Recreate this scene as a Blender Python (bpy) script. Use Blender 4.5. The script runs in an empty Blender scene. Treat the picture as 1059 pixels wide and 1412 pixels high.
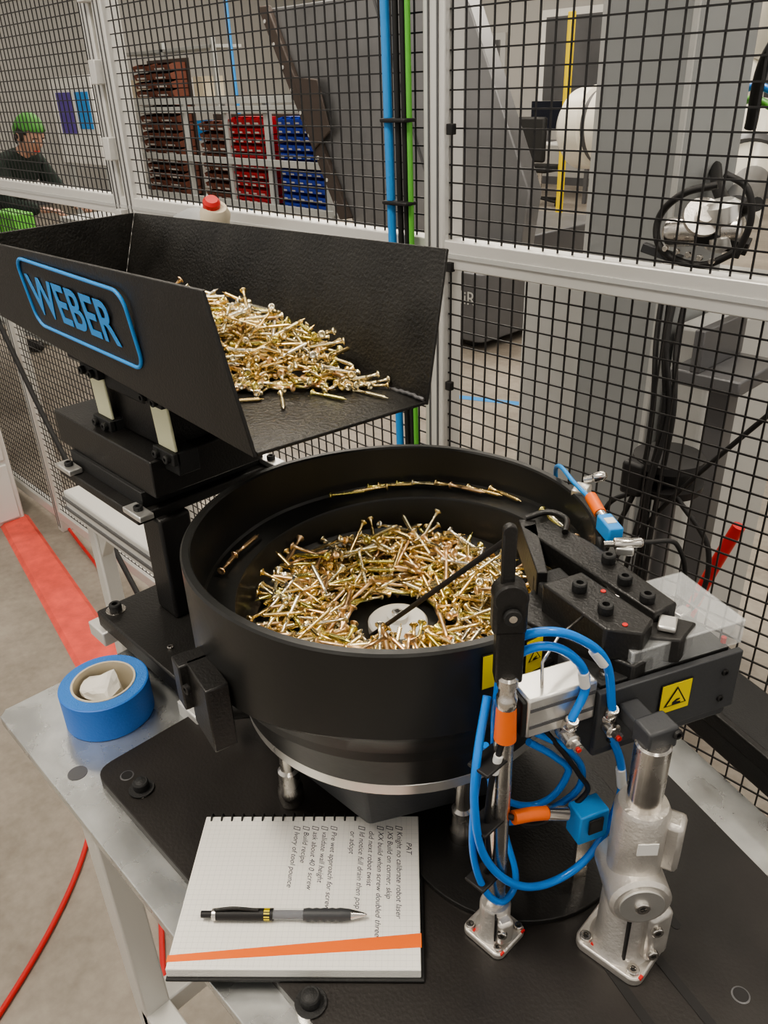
import bpy, bmesh, math, random
from math import sin,cos,pi,radians,atan2,sqrt
from mathutils import Vector, Matrix, Euler, noise
random.seed(7)
SC=bpy.context.scene
COL=SC.collection
# ------------------------------------------------------------------ materials
def mat(name,col,rough=.5,metal=0.,bump=0.,bscale=200.,var=0.,vscale=8.,alpha=1.,emit=None,trans=0.,coat=0.,spec=.5):
    m=bpy.data.materials.new(name);m.use_nodes=True
    nt=m.node_tree;b=nt.nodes['Principled BSDF']
    c=(col[0],col[1],col[2],1)
    b.inputs['Base Color'].default_value=c
    b.inputs['Roughness'].default_value=rough
    b.inputs['Metallic'].default_value=metal
    b.inputs['Specular IOR Level'].default_value=spec
    if coat: b.inputs['Coat Weight'].default_value=coat
    if alpha<1: b.inputs['Alpha'].default_value=alpha
    if trans: b.inputs['Transmission Weight'].default_value=trans
    if emit:
        b.inputs['Emission Color'].default_value=(emit[0],emit[1],emit[2],1)
        b.inputs['Emission Strength'].default_value=emit[3]
    tc=nt.nodes.new('ShaderNodeTexCoord')
    if bump:
        n=nt.nodes.new('ShaderNodeTexNoise');n.inputs['Scale'].default_value=bscale;n.inputs['Detail'].default_value=3
        bp=nt.nodes.new('ShaderNodeBump');bp.inputs['Strength'].default_value=bump;bp.inputs['Distance'].default_value=.002
        nt.links.new(tc.outputs['Object'],n.inputs['Vector']);nt.links.new(n.outputs['Fac'],bp.inputs['Height'])
        nt.links.new(bp.outputs['Normal'],b.inputs['Normal'])
    if var:
        n=nt.nodes.new('ShaderNodeTexNoise');n.inputs['Scale'].default_value=vscale;n.inputs['Detail'].default_value=5
        r=nt.nodes.new('ShaderNodeValToRGB')
        r.color_ramp.elements[0].position=.3;r.color_ramp.elements[1].position=.7
        r.color_ramp.elements[0].color=(max(0,col[0]*(1-var)),max(0,col[1]*(1-var)),max(0,col[2]*(1-var)),1)
        r.color_ramp.elements[1].color=(min(1,col[0]*(1+var)),min(1,col[1]*(1+var)),min(1,col[2]*(1+var)),1)
        nt.links.new(tc.outputs['Object'],n.inputs['Vector']);nt.links.new(n.outputs['Fac'],r.inputs['Fac'])
        nt.links.new(r.outputs['Color'],b.inputs['Base Color'])
        mr=nt.nodes.new('ShaderNodeMapRange');mr.inputs['To Min'].default_value=max(.05,rough-.12);mr.inputs['To Max'].default_value=min(1,rough+.12)
        nt.links.new(n.outputs['Fac'],mr.inputs['Value']);nt.links.new(mr.outputs['Result'],b.inputs['Roughness'])
    return m
M={}
M['blk']=mat('black_paint',(.018,.017,.016),.40,0,.25,350,.25,12)
M['blkm']=mat('black_matte',(.020,.020,.020),.6,0,.3,500)
M['blkplate']=mat('black_anodised_plate',(.023,.020,.018),.42,0,.15,300,.3,9)
M['bowl']=mat('bowl_black_plastic',(.021,.021,.020),.33,0,.12,60,.2,6)
M['tray']=mat('tray_black',(.022,.021,.019),.36,0,.6,260,.4,14)
M['housing']=mat('housing_dark_grey',(.050,.052,.056),.48,0,.1,300)
M['alu']=mat('aluminium',(.78,.77,.74),.32,.85,0,1,.08,30)
M['alum']=mat('aluminium_matte',(.68,.67,.64),.42,.4,.05,200)
M['cast']=mat('cast_aluminium',(.64,.61,.57),.40,.75,.25,350,.1,40)
M['steel']=mat('steel',(.68,.65,.61),.25,1.,0,1,.08,50)
M['galv']=mat('galvanised_table',(.60,.61,.60),.28,.8,.12,60,.16,22)
M['wire']=mat('mesh_wire_black',(.014,.013,.013),.45)
M['blue']=mat('tube_blue',(.01,.22,.74),.3,0,coat=.3)
M['bluep']=mat('paint_blue',(.04,.28,.68),.45)
M['orange']=mat('connector_orange',(.85,.17,.03),.4)
M['green']=mat('cable_green',(.13,.45,.06),.4)
M['red']=mat('red',(.6,.03,.025),.45)
M['redmat']=mat('red_floor_mat',(.78,.12,.09),.65,0,.8,90,.15,20)
M['rubber']=mat('black_rubber',(.013,.012,.012),.55)
M['yel']=mat('label_yellow',(.85,.68,.02),.45)
M['cream']=mat('leaf_spring_cream',(.72,.72,.50),.5)
M['white']=mat('white_paper',(.83,.81,.76),.7)
M['whitep']=mat('white_plastic',(.75,.74,.71),.4)
M['ink']=mat('ink',(.02,.02,.04),.7)
M['tan']=mat('cardboard_core',(.62,.55,.42),.8)
M['tape']=mat('tape_blue',(.03,.17,.58),.5,0,.2,300)
M['tapes']=mat('tape_blue_side',(.05,.21,.60),.65,0,.6,500)
M['tissue']=mat('tissue_white',(.80,.77,.70),.9,0,.5,80)
M['clear']=mat('clear_cover',(.9,.92,.92),.06,0,alpha=.18)
M['grey']=mat('grey_machine',(.30,.31,.31),.5,0,0,1,.06,4)
M['greyd']=mat('grey_dark_machine',(.13,.13,.135),.4,.3,0,1,.15,2)
M['panel']=mat('brushed_panel',(.26,.26,.265),.38,.55,0,1,.25,1.2)
M['greyl']=mat('grey_light_paint',(.47,.47,.455),.5)
M['rack']=mat('rack_grey',(.40,.41,.40),.5)
M['brown']=mat('brown_bin',(.15,.050,.030),.6)
M['frameb']=mat('frame_dark_brown',(.060,.045,.038),.6)
M['redbin']=mat('red_bin',(.45,.02,.03),.5)
M['bluebin']=mat('blue_bin',(.03,.07,.48),.5)
M['skin']=mat('skin',(.50,.30,.22),.6)
M['shirt']=mat('shirt_dark_green',(.014,.026,.020),.8,0,.4,60)
M['trous']=mat('trousers',(.02,.02,.03),.8)
M['hair']=mat('hair_dark',(.03,.022,.018),.7)
M['capg']=mat('cap_green',(.09,.30,.06),.7)
M['wall']=mat('wall_paint',(.40,.39,.37),.85,0,0,1,.06,.6)
M['ceil']=mat('ceiling_paint',(.6,.6,.6),.9)
M['lamp']=mat('lamp_panel',(1,1,1),.5,emit=(1,.94,.84,7.))
M['screen']=mat('monitor_screen',(.01,.012,.02),.2)
M['yelp']=mat('yellow_paint',(.8,.6,.02),.5)
M['robot']=mat('robot_white',(.82,.78,.68),.3)
M['zg']=mat('zinc_gold',(.90,.69,.33),.27,.95)
M['zs']=mat('zinc_pale',(.90,.80,.54),.25,.95)
M['zc']=mat('zinc_copper',(.86,.60,.36),.28,.95)
M['zy']=mat('zinc_green_yellow',(.80,.72,.27),.27,.95)
M['zw']=mat('zinc_silver',(.86,.80,.66),.24,.95)
def floor_mat():
    m=bpy.data.materials.new('concrete_floor');m.use_nodes=True
    nt=m.node_tree;b=nt.nodes['Principled BSDF']
    tc=nt.nodes.new('ShaderNodeTexCoord')
    n=nt.nodes.new('ShaderNodeTexNoise');n.inputs['Scale'].default_value=1.7;n.inputs['Detail'].default_value=9;n.inputs['Roughness'].default_value=.65
    n2=nt.nodes.new('ShaderNodeTexNoise');n2.inputs['Scale'].default_value=45;n2.inputs['Detail'].default_value=4
    mx=nt.nodes.new('ShaderNodeMath');mx.operation='MULTIPLY_ADD';mx.inputs[1].default_value=.3
    nt.links.new(tc.outputs['Object'],n.inputs['Vector']);nt.links.new(tc.outputs['Object'],n2.inputs['Vector'])
    nt.links.new(n2.outputs['Fac'],mx.inputs[0]);nt.links.new(n.outputs['Fac'],mx.inputs[2])
    r=nt.nodes.new('ShaderNodeValToRGB')
    r.color_ramp.elements[0].position=.45;r.color_ramp.elements[0].color=(.19,.163,.135,1)
    r.color_ramp.elements[1].position=.85;r.color_ramp.elements[1].color=(.38,.34,.29,1)
    nt.links.new(mx.outputs[0],r.inputs['Fac']);nt.links.new(r.outputs['Color'],b.inputs['Base Color'])
    b.inputs['Roughness'].default_value=.42
    return m
M['floor']=floor_mat()
# ------------------------------------------------------------------ helpers
def empty(name,loc=(0,0,0)):
    o=bpy.data.objects.new(name,None);o.empty_display_size=.05;o.location=loc;COL.objects.link(o);return o
def link(o,parent,m=None):
    COL.objects.link(o)
    if parent is not None:
        o.parent=parent
    if m is not None:
        o.data.materials.append(M[m] if isinstance(m,str) else m)
    return o
def meshobj(name,parent,m,verts,faces,smooth=False,bevel=0,seg=2,angle=35):
    me=bpy.data.meshes.new(name);me.from_pydata([tuple(v) for v in verts],[],faces);me.update()
    bm=bmesh.new();bm.from_mesh(me);bmesh.ops.recalc_face_normals(bm,faces=bm.faces);bm.to_mesh(me);bm.free()
    o=bpy.data.objects.new(name,me);link(o,parent,m)
    if bevel:
        md=o.modifiers.new('bev','BEVEL');md.width=bevel;md.segments=seg;md.limit_method='ANGLE';md.angle_limit=radians(angle)
        sm(o)
    elif smooth: sm(o)
    return o
def sm(o,ang=40):
    me=o.data
    for p in me.polygons: p.use_smooth=True
    try: me.set_sharp_from_angle(angle=radians(ang))
    except Exception: pass
def box(name,parent,m,c,s,rz=0,bevel=.0015,rot=None,seg=2):
    x,y,z=s[0]/2,s[1]/2,s[2]/2
    vs=[Vector(v) for v in [(-x,-y,-z),(x,-y,-z),(x,y,-z),(-x,y,-z),(-x,-y,z),(x,-y,z),(x,y,z),(-x,y,z)]]
    R_=rot.to_matrix() if rot is not None else Matrix.Rotation(rz,3,'Z')
    vs=[R_@v+Vector(c) for v in vs]
    return meshobj(name,parent,m,vs,[(0,3,2,1),(4,5,6,7),(0,1,5,4),(1,2,6,5),(2,3,7,6),(3,0,4,7)],bevel=bevel,seg=seg)
def bx(name,parent,m,x0,x1,y0,y1,z0,z1,bevel=.0015):
    return box(name,parent,m,((x0+x1)/2,(y0+y1)/2,(z0+z1)/2),(x1-x0,y1-y0,z1-z0),bevel=bevel)
def frame(d):
    d=Vector(d).normalized();a=Vector((0,0,1)) if abs(d.z)<.95 else Vector((1,0,0))
    u=d.cross(a).normalized();v=d.cross(u).normalized();return d,u,v
def lathe(name,parent,m,p,d,prof,seg=32,smooth=True,cap=True,phase=0,ang=35):
    p=Vector(p);d,u,v=frame(d);vs=[];fs=[]
    for r,t in prof:
        for i in range(seg):
            a=2*pi*i/seg+phase;vs.append(p+d*t+(u*cos(a)+v*sin(a))*r)
    n=len(prof)
    for j in range(n-1):
        for i in range(seg):
            fs.append((j*seg+i,j*seg+(i+1)%seg,(j+1)*seg+(i+1)%seg,(j+1)*seg+i))
    if cap:
        fs.append(tuple(range(seg)));fs.append(tuple(reversed([(n-1)*seg+i for i in range(seg)])))
    o=meshobj(name,parent,m,vs,fs)
    if smooth: sm(o,ang)
    return o
def cyl(name,parent,m,p1,p2,r,r2=None,seg=28,b=None):
    p1=Vector(p1);p2=Vector(p2);L=(p2-p1).length
    if r2 is None:r2=r
    if b is None:b=min(r,r2,L)*.12
    return lathe(name,parent,m,p1,p2-p1,[(r-b,0),(r,b),(r2,L-b),(r2-b,L)],seg)
def prism(name,parent,m,pts,z0,z1,bevel=.0015):
    n=len(pts);vs=[(x,y,z0) for x,y in pts]+[(x,y,z1) for x,y in pts]
    fs=[tuple(reversed(range(n))),tuple(range(n,2*n))]+[(i,(i+1)%n,n+(i+1)%n,n+i) for i in range(n)]
    return meshobj(name,parent,m,vs,fs,bevel=bevel)
def rrect(x0,x1,y0,y1,r,n=6):
    out=[]
    for cx,cy,a0 in [(x1-r,y0+r,-90),(x1-r,y1-r,0),(x0+r,y1-r,90),(x0+r,y0+r,180)]:
        for i in range(n+1):
            a=radians(a0+90*i/n);out.append((cx+r*cos(a),cy+r*sin(a)))
    return out
def tube(name,parent,m,pts,r,res=12,cyclic=False,poly=False):
    cu=bpy.data.curves.new(name,'CURVE');cu.dimensions='3D';cu.bevel_depth=r;cu.bevel_resolution=4;cu.resolution_u=res;cu.use_fill_caps=True
    if poly:
        s=cu.splines.new('POLY');s.points.add(len(pts)-1)
        for i,q in enumerate(pts): s.points[i].co=(q[0],q[1],q[2],1)
    else:
        s=cu.splines.new('BEZIER');s.bezier_points.add(len(pts)-1)
        P=[Vector(q) for q in pts];N=len(P)
        for i,q in enumerate(P):
            bp=s.bezier_points[i];bp.co=q
            a=P[i-1] if (i>0 or cyclic) else q;b=P[(i+1)%N] if (i<N-1 or cyclic) else q
            t=(b-a)
            if t.length>0:t.normalize()
            l1=(q-a).length/3;l2=(b-q).length/3
            bp.handle_left_type='FREE';bp.handle_right_type='FREE'
            bp.handle_left=q-t*l1;bp.handle_right=q+t*l2
    s.use_cyclic_u=cyclic
    o=bpy.data.objects.new(name,cu);link(o,parent,m);return o
def text(name,parent,m,s,size,mtx,ext=.0002,align='LEFT',off=0.):
    cu=bpy.data.curves.new(name,'FONT');cu.body=s;cu.size=size;cu.extrude=ext;cu.align_x=align;cu.offset=off
    o=bpy.data.objects.new(name,cu);link(o,parent,m);o.matrix_world=mtx;return o
def basis(o,x,y,z):
    x=Vector(x).normalized();y=Vector(y).normalized();z=Vector(z).normalized()
    return Matrix(((x.x,y.x,z.x,o[0]),(x.y,y.y,z.y,o[1]),(x.z,y.z,z.z,o[2]),(0,0,0,1)))
def bolt(parent,p,r=.006,h=.007,m='blkm',d=(0,0,1),washer=None,name='bolt'):
    p=Vector(p);d=Vector(d).normalized()
    if washer:
        cyl(name+'_washer',parent,washer,p,p+d*.0015,r*1.6,seg=20);p=p+d*.0015
    lathe(name,parent,m,p,d,[(r*.95,0),(r,h*.1),(r,h*.85),(r*.88,h),(r*.5,h),(r*.5,h*.45),(.0001,h*.45)],18,ang=30)
    lathe(name+'_socket',parent,'rubber',p,d,[(r*.5,h*.46),(r*.5,h*.5)],6)
def mtube(verts,faces,p1,p2,r,n=4):
    p1=Vector(p1);p2=Vector(p2);d,u,v=frame(p2-p1);b=len(verts)
    for q in (p1,p2):
        for i in range(n):
            a=2*pi*i/n+pi/4;verts.append(q+(u*cos(a)+v*sin(a))*r)
    for i in range(n): faces.append((b+i,b+(i+1)%n,b+n+(i+1)%n,b+n+i))
def ss(t): t=max(0,min(1,t));return t*t*(3-2*t)
# ------------------------------------------------------------------ room
FZ=-.9
meshobj('floor',None,'floor',[(-14,-4,FZ),(6,-4,FZ),(6,12,FZ),(-14,12,FZ)],[(0,1,2,3)])
bx('wall_back',None,'wall',-14.1,6,12,12.15,FZ,3.4,bevel=0)
bx('wall_left',None,'wall',-14.15,-14,-4,12.15,FZ,3.4,bevel=0)
bx('ceiling',None,'ceil',-14.1,6,-4,12.1,3.4,3.5,bevel=0)
bx('baseboard_back',None,'greyd',-14,6,11.97,12,FZ,FZ+.12,bevel=0)
bx('baseboard_left',None,'greyd',-14,-13.97,-4,12,FZ,FZ+.12,bevel=0)
for X in (-11,-7.5,-4,-.8,2.4):
    for Y in (-1.5,1.6,5.2,9):
        lp=empty('ceiling_lamp')
        box('panel',lp,'lamp',(X,Y,3.36),(1.2,.5,.04),bevel=0)
        box('frame',lp,'greyl',(X,Y,3.385),(1.3,.6,.03),bevel=0)
# ------------------------------------------------------------------ fence
fence=empty('safety_fence')
V_=[];F_=[]
P=.0255;x=-5.2
while x<.9:
    mtube(V_,F_,(x,1.,-.82),(x,1.,1.75),.0016);x+=P
z=-.82
while z<1.75:
    mtube(V_,F_,(-5.2,.9975,z),(.9,.9975,z),.0016);z+=P
meshobj('wire_mesh',fence,'wire',V_,F_)
for i,X in enumerate((-5.1,-4.05,-3.0,-1.985,-1.925,-.915,.11)):
    bx('post_%d'%i,fence,'alum',X-.022,X+.022,.985,1.03,FZ,1.8,.003)
    for s in(-1,1):
        bx('post_slot_%d'%i,fence,'greyd',X+s*.009-.0015,X+s*.009+.0015,.983,.986,FZ+.02,1.79,0)
for zz,h in ((.425,.044),(-.82,.04),(1.76,.04)):
    bx('rail',fence,'alum',-5.15,.95,.987,1.022,zz-h/2,zz+h/2,.002)
bx('rail_groove',fence,'greyl',-5.15,.95,.984,.988,.421,.428,0)
for i in range(12):
    for X in(-.885,):
        bx('clip',fence,'rubber',X,X+.012,.98,.99,-.6+i*.2,-.585+i*.2,.001)
for i in range(8):
    bx('hinge_block',fence,'alum',-1.97,-1.94,.965,1.0,.05+i*.16,.10+i*.16,.002)
cb=empty('fence_cable_bundle')
tube('blue_hose',cb,'bluep',[(-1.005,.968,1.7),(-.995,.968,.6),(-.985,.968,0),(-.975,.968,-.6),(-.97,.9,-.895)],.0072)
tube('black_cable',cb,'rubber',[(-.985,.972,1.7),(-.978,.972,.6),(-.969,.972,0),(-.96,.972,-.6),(-.955,.9,-.893)],.005)
tube('black_cable_b',cb,'rubber',[(-.972,.975,1.7),(-.966,.975,.6),(-.958,.975,0),(-.95,.972,-.6),(-.94,.9,-.893)],.005)
tube('green_cable',cb,'green',[(-.957,.972,1.7),(-.953,.972,.6),(-.947,.972,0),(-.94,.972,-.6),(-.93,.9,-.893)],.0045)
for zz in (.2,.5,.62,.8,1.0):
    box('cable_tie',cb,'rubber',(-.975,.968,zz),(.055,.026,.006),bevel=.002)
# ------------------------------------------------------------------ table
tb=empty('work_table')
prism('table_top',tb,'galv',[(-.895,.165),(.30,.165),(.30,.505),(-.27,.715),(-.905,.715),(-.905,.175)],-.026,-.0125,.001)
cyl('grommet_hole',tb,'greyd',(-.735,.192,-.0128),(-.735,.192,-.0118),.011,seg=24,b=.0002)
for X,Y in ((-.80,.22),(-.80,.62),(.22,.22),(.22,.46)):
    bx('leg',tb,'alum',X-.02,X+.02,Y-.02,Y+.02,FZ,-.03,.003)
    cyl('foot',tb,'rubber',(X,Y,FZ),(X,Y,FZ+.03),.035)
for Y in (.22,.46):
    bx('apron',tb,'alum',-.80,.22,Y-.02,Y+.02,-.075,-.027,.003);bx('lower_rail',tb,'alum',-.80,.22,Y-.02,Y+.02,-.6,-.56,.003)
bx('apron_side',tb,'alum',-.82,-.78,.22,.62,-.075,-.027,.003);bx('lower_side',tb,'alum',-.82,-.78,.22,.62,-.6,-.56,.003)
bx('apron_side_b',tb,'alum',.20,.24,.22,.46,-.075,-.027,.003)
bp=empty('feeder_base_plate')
def fillet(pts,r,n=6):
    out=[];N=len(pts)
    for i in range(N):
        p=Vector(pts[i]);a=(Vector(pts[i-1])-p).normalized();b=(Vector(pts[(i+1)%N])-p).normalized()
        ang=a.angle(b);t=r/math.tan(ang/2);A=p+a*t;B=p+b*t
        for k in range(n+1):
            s=k/n;out.append(tuple(A*(1-s)**2+p*2*s*(1-s)+B*s*s))
    return out
prism('plate',bp,'blkplate',fillet([(-.712,.203),(.12,.203),(.12,.50),(-.31,.665),(-.712,.655)],.022),-.0125,0.,.001)
for X,Y in ((-.648,.228),(-.338,.212)):
    cyl('levelling_foot',bp,'steel',(X,Y,-.0125),(X,Y,.001),.013);bolt(bp,(X,Y,.001),.0085,.010,washer='blkm')
    lathe('bolt_dome',bp,'blkm',(X,Y,.008),(0,0,1),[(.0085,0),(.007,.004),(.003,.006)],16)
for X,Y in ((-.678,.226),(-.092,.467)):
    lathe('hole_rim',bp,'greyd',(X,Y,0),(0,0,1),[(.0075,0),(.0075,.0004),(.006,.0008)],20);cyl('hole',bp,'rubber',(X,Y,0),(X,Y,.001),.0062,b=.0001)
def slot(p1,p2,w=.0042):
    p1=Vector(p1);p2=Vector(p2);d=(p2-p1).normalized();n=Vector((-d.y,d.x));pts=[]
    for k in range(9): a=-pi/2+pi*k/8;pts.append(tuple(p2+d*cos(a)*w+n*sin(a)*w))
    for k in range(9): a=pi/2+pi*k/8;pts.append(tuple(p1+d*cos(a)*w+n*sin(a)*w))
    prism('slot',bp,'rubber',pts,-.0001,.0006,0)
slot((-.215,.468),(-.098,.428));slot((-.20,.418),(-.09,.378));slot((-.25,.52),(-.16,.487))
cyl('round_base',bp,'blk',(-.335,.475,0),(-.335,.475,.006),.115,seg=64)
cd=empty('cable_duct')
da=radians(-20);dd_=Vector((cos(da),sin(da),0));dn_=Vector((-sin(da),cos(da),0));dq=Vector((-.40,.775,0))
box('duct',cd,'blkm',dq+dd_*.45+dn_*.052+Vector((0,0,.006)),(.9,.085,.045),rz=da,bevel=.004)
box('lid_lip',cd,'blk',dq+dd_*.45+dn_*.012+Vector((0,0,.024)),(.9,.010,.02),rz=da,bevel=.002)
for t in(.02,.85):
    q=dq+dd_*t+dn_*.055;box('duct_leg',cd,'alum',(q.x,q.y,(FZ-.017)/2),(.03,.03,-FZ-.017),rz=da)
# ------------------------------------------------------------------ bowl feeder
BC=Vector((-.487,.468,0))
bf=empty('vibratory_bowl_feeder')
def zl(a):
    return .262-(a-30)/360*.066
SEG=200;vs=[];fs=[]
A0=30
for i in range(SEG+1):
    a=A0+360*i/SEG;ar=radians(a);L=zl(a)
    am=(a+180)%360-180
    dip=ss((am+12)/5)*(1-ss((am-31)/6))
    rim=.291-.045*dip
    bulge=.006*ss((am-20)/60)*(1-ss((am-120)/50))+.008*ss((a%360-140)/50)*(1-ss((a%360-225)/60))
    R_=.198+bulge
    low=.206-.018*ss((a%360-150)/40)*(1-ss((a%360-260)/50))
    pr=[(.150,.118),(.166,.121),(.170,.140),(.175,.160),(.181,.164),(.182,.176),(.187,.180),(.189,.193),(R_-.003,low-.004),(R_,low),
        (R_,rim-.002),(R_-.002,rim),(R_-.008,rim),(R_-.0095,rim-.002),(R_-.012,min(L,rim-.004)+.003),(R_-.014,min(L,rim-.004)),(.162,min(L,rim-.004)-.003),(.1605,min(L,rim-.004)-.006),
        (.158,.196+.006),(.154,.196),(.146,.190),(.143,.180),(.138,.175),(.06,.170),(.0001,.170)]
    prof_n=len(pr)
    for r,z in pr: vs.append(BC+Vector((r*cos(ar),r*sin(ar),z)))
for i in range(SEG):
    for j in range(prof_n-1):
        fs.append((i*prof_n+j,(i+1)*prof_n+j,(i+1)*prof_n+j+1,i*prof_n+j+1))
fs.append(tuple(range(prof_n-12,prof_n-4))+tuple(SEG*prof_n+j for j in range(prof_n-5,prof_n-13,-1)))
me=bpy.data.meshes.new('bowl');me.from_pydata([tuple(v) for v in vs],[],fs);me.update()
o=bpy.data.objects.new('bowl',me);link(o,bf,'bowl');sm(o,28)
lathe('centre_disc',bf,'alum',BC+Vector((0,0,.170)),(0,0,1),[(.031,0),(.031,.009),(.029,.011),(.011,.0115),(.011,.0175),(.004,.0175)],48)
bolt(bf,BC+Vector((0,0,.187)),.006,.005,'steel')
lathe('clamp_ring',bf,'alu',BC+Vector((0,0,.105)),(0,0,1),[(.14,0),(.162,0),(.164,.002),(.164,.013),(.162,.015),(.150,.015)],96)
hv=[];N=6
for z,r in ((.030,.134),(.036,.139),(.098,.150),(.106,.148)):
    for i in range(N):
        a=radians(-58+60*i);hv.append(BC+Vector((r*cos(a),r*sin(a),z)))
hf=[tuple(reversed(range(N))),tuple(range(3*N,4*N))]
for j in range(3):
    for i in range(N): hf.append((j*N+i,j*N+(i+1)%N,(j+1)*N+(i+1)%N,(j+1)*N+i))
meshobj('drive_housing',bf,'housing',hv,hf,bevel=.003)
for i,a in enumerate((-103,-19,100)):
    q=BC+Vector((.138*cos(radians(a)),.138*sin(radians(a)),0))
    lathe('foot_%d'%i,bf,'steel',q,(0,0,1),[(.0125,0),(.0135,.002),(.0135,.02),(.011,.024),(.011,.045),(.008,.048)],24)
    cyl('foot_clamp_%d'%i,bf,'steel',q+Vector((0,0,.045)),q+Vector((0,0,.09)),.008)
q=BC+Vector((-.028,-.208,0))
box('side_bracket',bf,'blk',q+Vector((0,0,.185)),(.050,.022,.070),rz=radians(-12))
box('side_bracket_lug',bf,'blk',q+Vector((-.03,.002,.195)),(.02,.03,.05),rz=radians(-12))
bolt(bf,q+Vector((-.015,-.012,.2)),.005,.004,'rubber',d=(0,-1,0))
box('side_bracket_b',bf,'housing',BC+Vector((-.12,-.08,.07)),(.03,.05,.07),rz=radians(30))
cyl('hinge_boss',bf,'blk',BC+Vector((-.13,-.10,.06)),BC+Vector((-.155,-.13,.06)),.022)
# exit track arm
arm=empty('discharge_track')
prism('arm_base',arm,'blk',[(-.335,.452),(-.222,.462),(-.212,.520),(-.300,.575),(-.355,.572)],.225,.272,.002)
prism('arm_block_back',arm,'blk',[(-.395,.545),(-.30,.522),(-.232,.505),(-.226,.530),(-.330,.566),(-.382,.574)],.27,.295,.002)
prism('arm_block_front',arm,'blk',[(-.318,.474),(-.246,.455),(-.222,.470),(-.226,.492),(-.305,.512)],.27,.299,.002)
prism('arm_block_step',arm,'blkm',[(-.345,.498),(-.315,.480),(-.300,.510),(-.335,.525)],.25,.285,.002)
prism('guide_plate',arm,'blk',[(-.405,.555),(-.335,.49),(-.328,.496),(-.392,.565)],.262,.295,.001)
tube('guide_hook',arm,'blk',[(-.40,.56,.296),(-.385,.575,.302),(-.365,.575,.302),(-.355,.56,.298)],.003)
bx('track_rail',arm,'steel',-.31,-.235,.514,.518,.272,.289,.0005)
for X,Y,zz in ((-.258,.474,.299),(-.290,.486,.299),(-.300,.546,.295),(-.245,.515,.295),(-.272,.526,.295)):
    bolt(arm,(X,Y,zz),.0062,.008,'blkm')
for X,Y,zz in ((-.238,.470,.299),(-.275,.498,.299)):
    cyl('red_mark',arm,'red',(X,Y,zz-.001),(X,Y,zz+.0008),.0022)
prism('outlet_chute',arm,'blk',[(-.236,.478),(-.205,.50),(-.208,.53),(-.238,.52)],.262,.285,.002)
box('outlet_block',arm,'alu',(-.222,.508,.288),(.014,.018,.005),rz=.4)
sen=empty('inline_sensor')
box('blue_body',sen,'bluep',(-.327,.590,.300),(.030,.014,.016),rz=radians(-35))
box('label',sen,'whitep',(-.327,.590,.3085),(.010,.009,.001),rz=radians(-35),bevel=0)
tube('orange_plug',sen,'orange',[(-.368,.621,.307),(-.346,.604,.303)],.0060,poly=True)
tube('plug_nut',sen,'steel',[(-.345,.603,.303),(-.338,.598,.302)],.0055,poly=True)
tube('sensor_cable',sen,'bluep',[(-.362,.616,.306),(-.40,.640,.305),(-.44,.672,.30),(-.462,.70,.27),(-.45,.72,.15),(-.42,.68,.0),(-.40,.66,.004)],.0024)
box('mount',sen,'alu',(-.40,.655,.29),(.016,.022,.010),rz=.3)
lathe('air_fitting',sen,'steel',(-.405,.668,.296),(.6,.2,.3),[(.004,0),(.004,.010),(.0055,.012),(.0055,.020),(.003,.024)],16)
nz=empty('air_nozzle')
lathe('nozzle_body',nz,'steel',(-.315,.562,.300),(.75,.6,.10),[(.003,0),(.003,.008),(.0055,.009),(.0055,.018),(.0045,.020),(.0045,.032),(.003,.034)],18)
box('nozzle_block',nz,'alu',(-.300,.572,.296),(.016,.010,.008),rz=.6)
tube('nozzle_cable',nz,'rubber',[(-.289,.584,.303),(-.268,.605,.30),(-.262,.622,.24),(-.29,.64,.10),(-.33,.65,.004)],.0022)
def label(parent,name,c,nrm,w,h,tri=True):
    nrm=Vector(nrm).normalized();up=Vector((0,0,1));up=(up-nrm*up.dot(nrm)).normalized();x=up.cross(nrm).normalized()
    c=Vector(c)
    def quad(nm,m,w,h,o):
        vs=[c+nrm*o+x*sx*w/2+up*sy*h/2 for sx,sy in((-1,-1),(1,-1),(1,1),(-1,1))]
        vs+=[v-nrm*.0006 for v in vs]
        meshobj(nm,parent,m,vs,[(0,1,2,3),(4,5,1,0),(5,6,2,1),(6,7,3,2),(7,4,0,3)])
    quad(name,'rubber',w,h,.0008);quad(name+'_field','yel',w*.94,h*.94,.0011)
    if tri:
        s=min(w,h)*.42
        for sc,m,o in((1,'rubber',.0016),(.80,'yel',.0019)):
            vs=[c+nrm*o+x*s*sc*cos(radians(t))+up*(s*sc*sin(radians(t))-s*.12) for t in(-30,90,210)]
            meshobj(name+'_tri',parent,m,vs,[(0,1,2)])
        o=.0022
        vs=[c+nrm*o+x*s*px+up*s*py for px,py in((-.3,-.5),(.35,-.5),(.35,-.38),(.0,-.3),(.3,-.2),(.25,-.1),(0,-.1),(-.3,-.3))]
        meshobj(name+'_hand',parent,'rubber',vs,[tuple(range(8))])
for a in(-22.5,-11):
    n_=Vector((cos(radians(a)),sin(radians(a)),0));label(bf,'warning_label',BC+n_*.1985+Vector((0,0,.264)),n_,.018,.034,tri=(a>-15))
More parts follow.
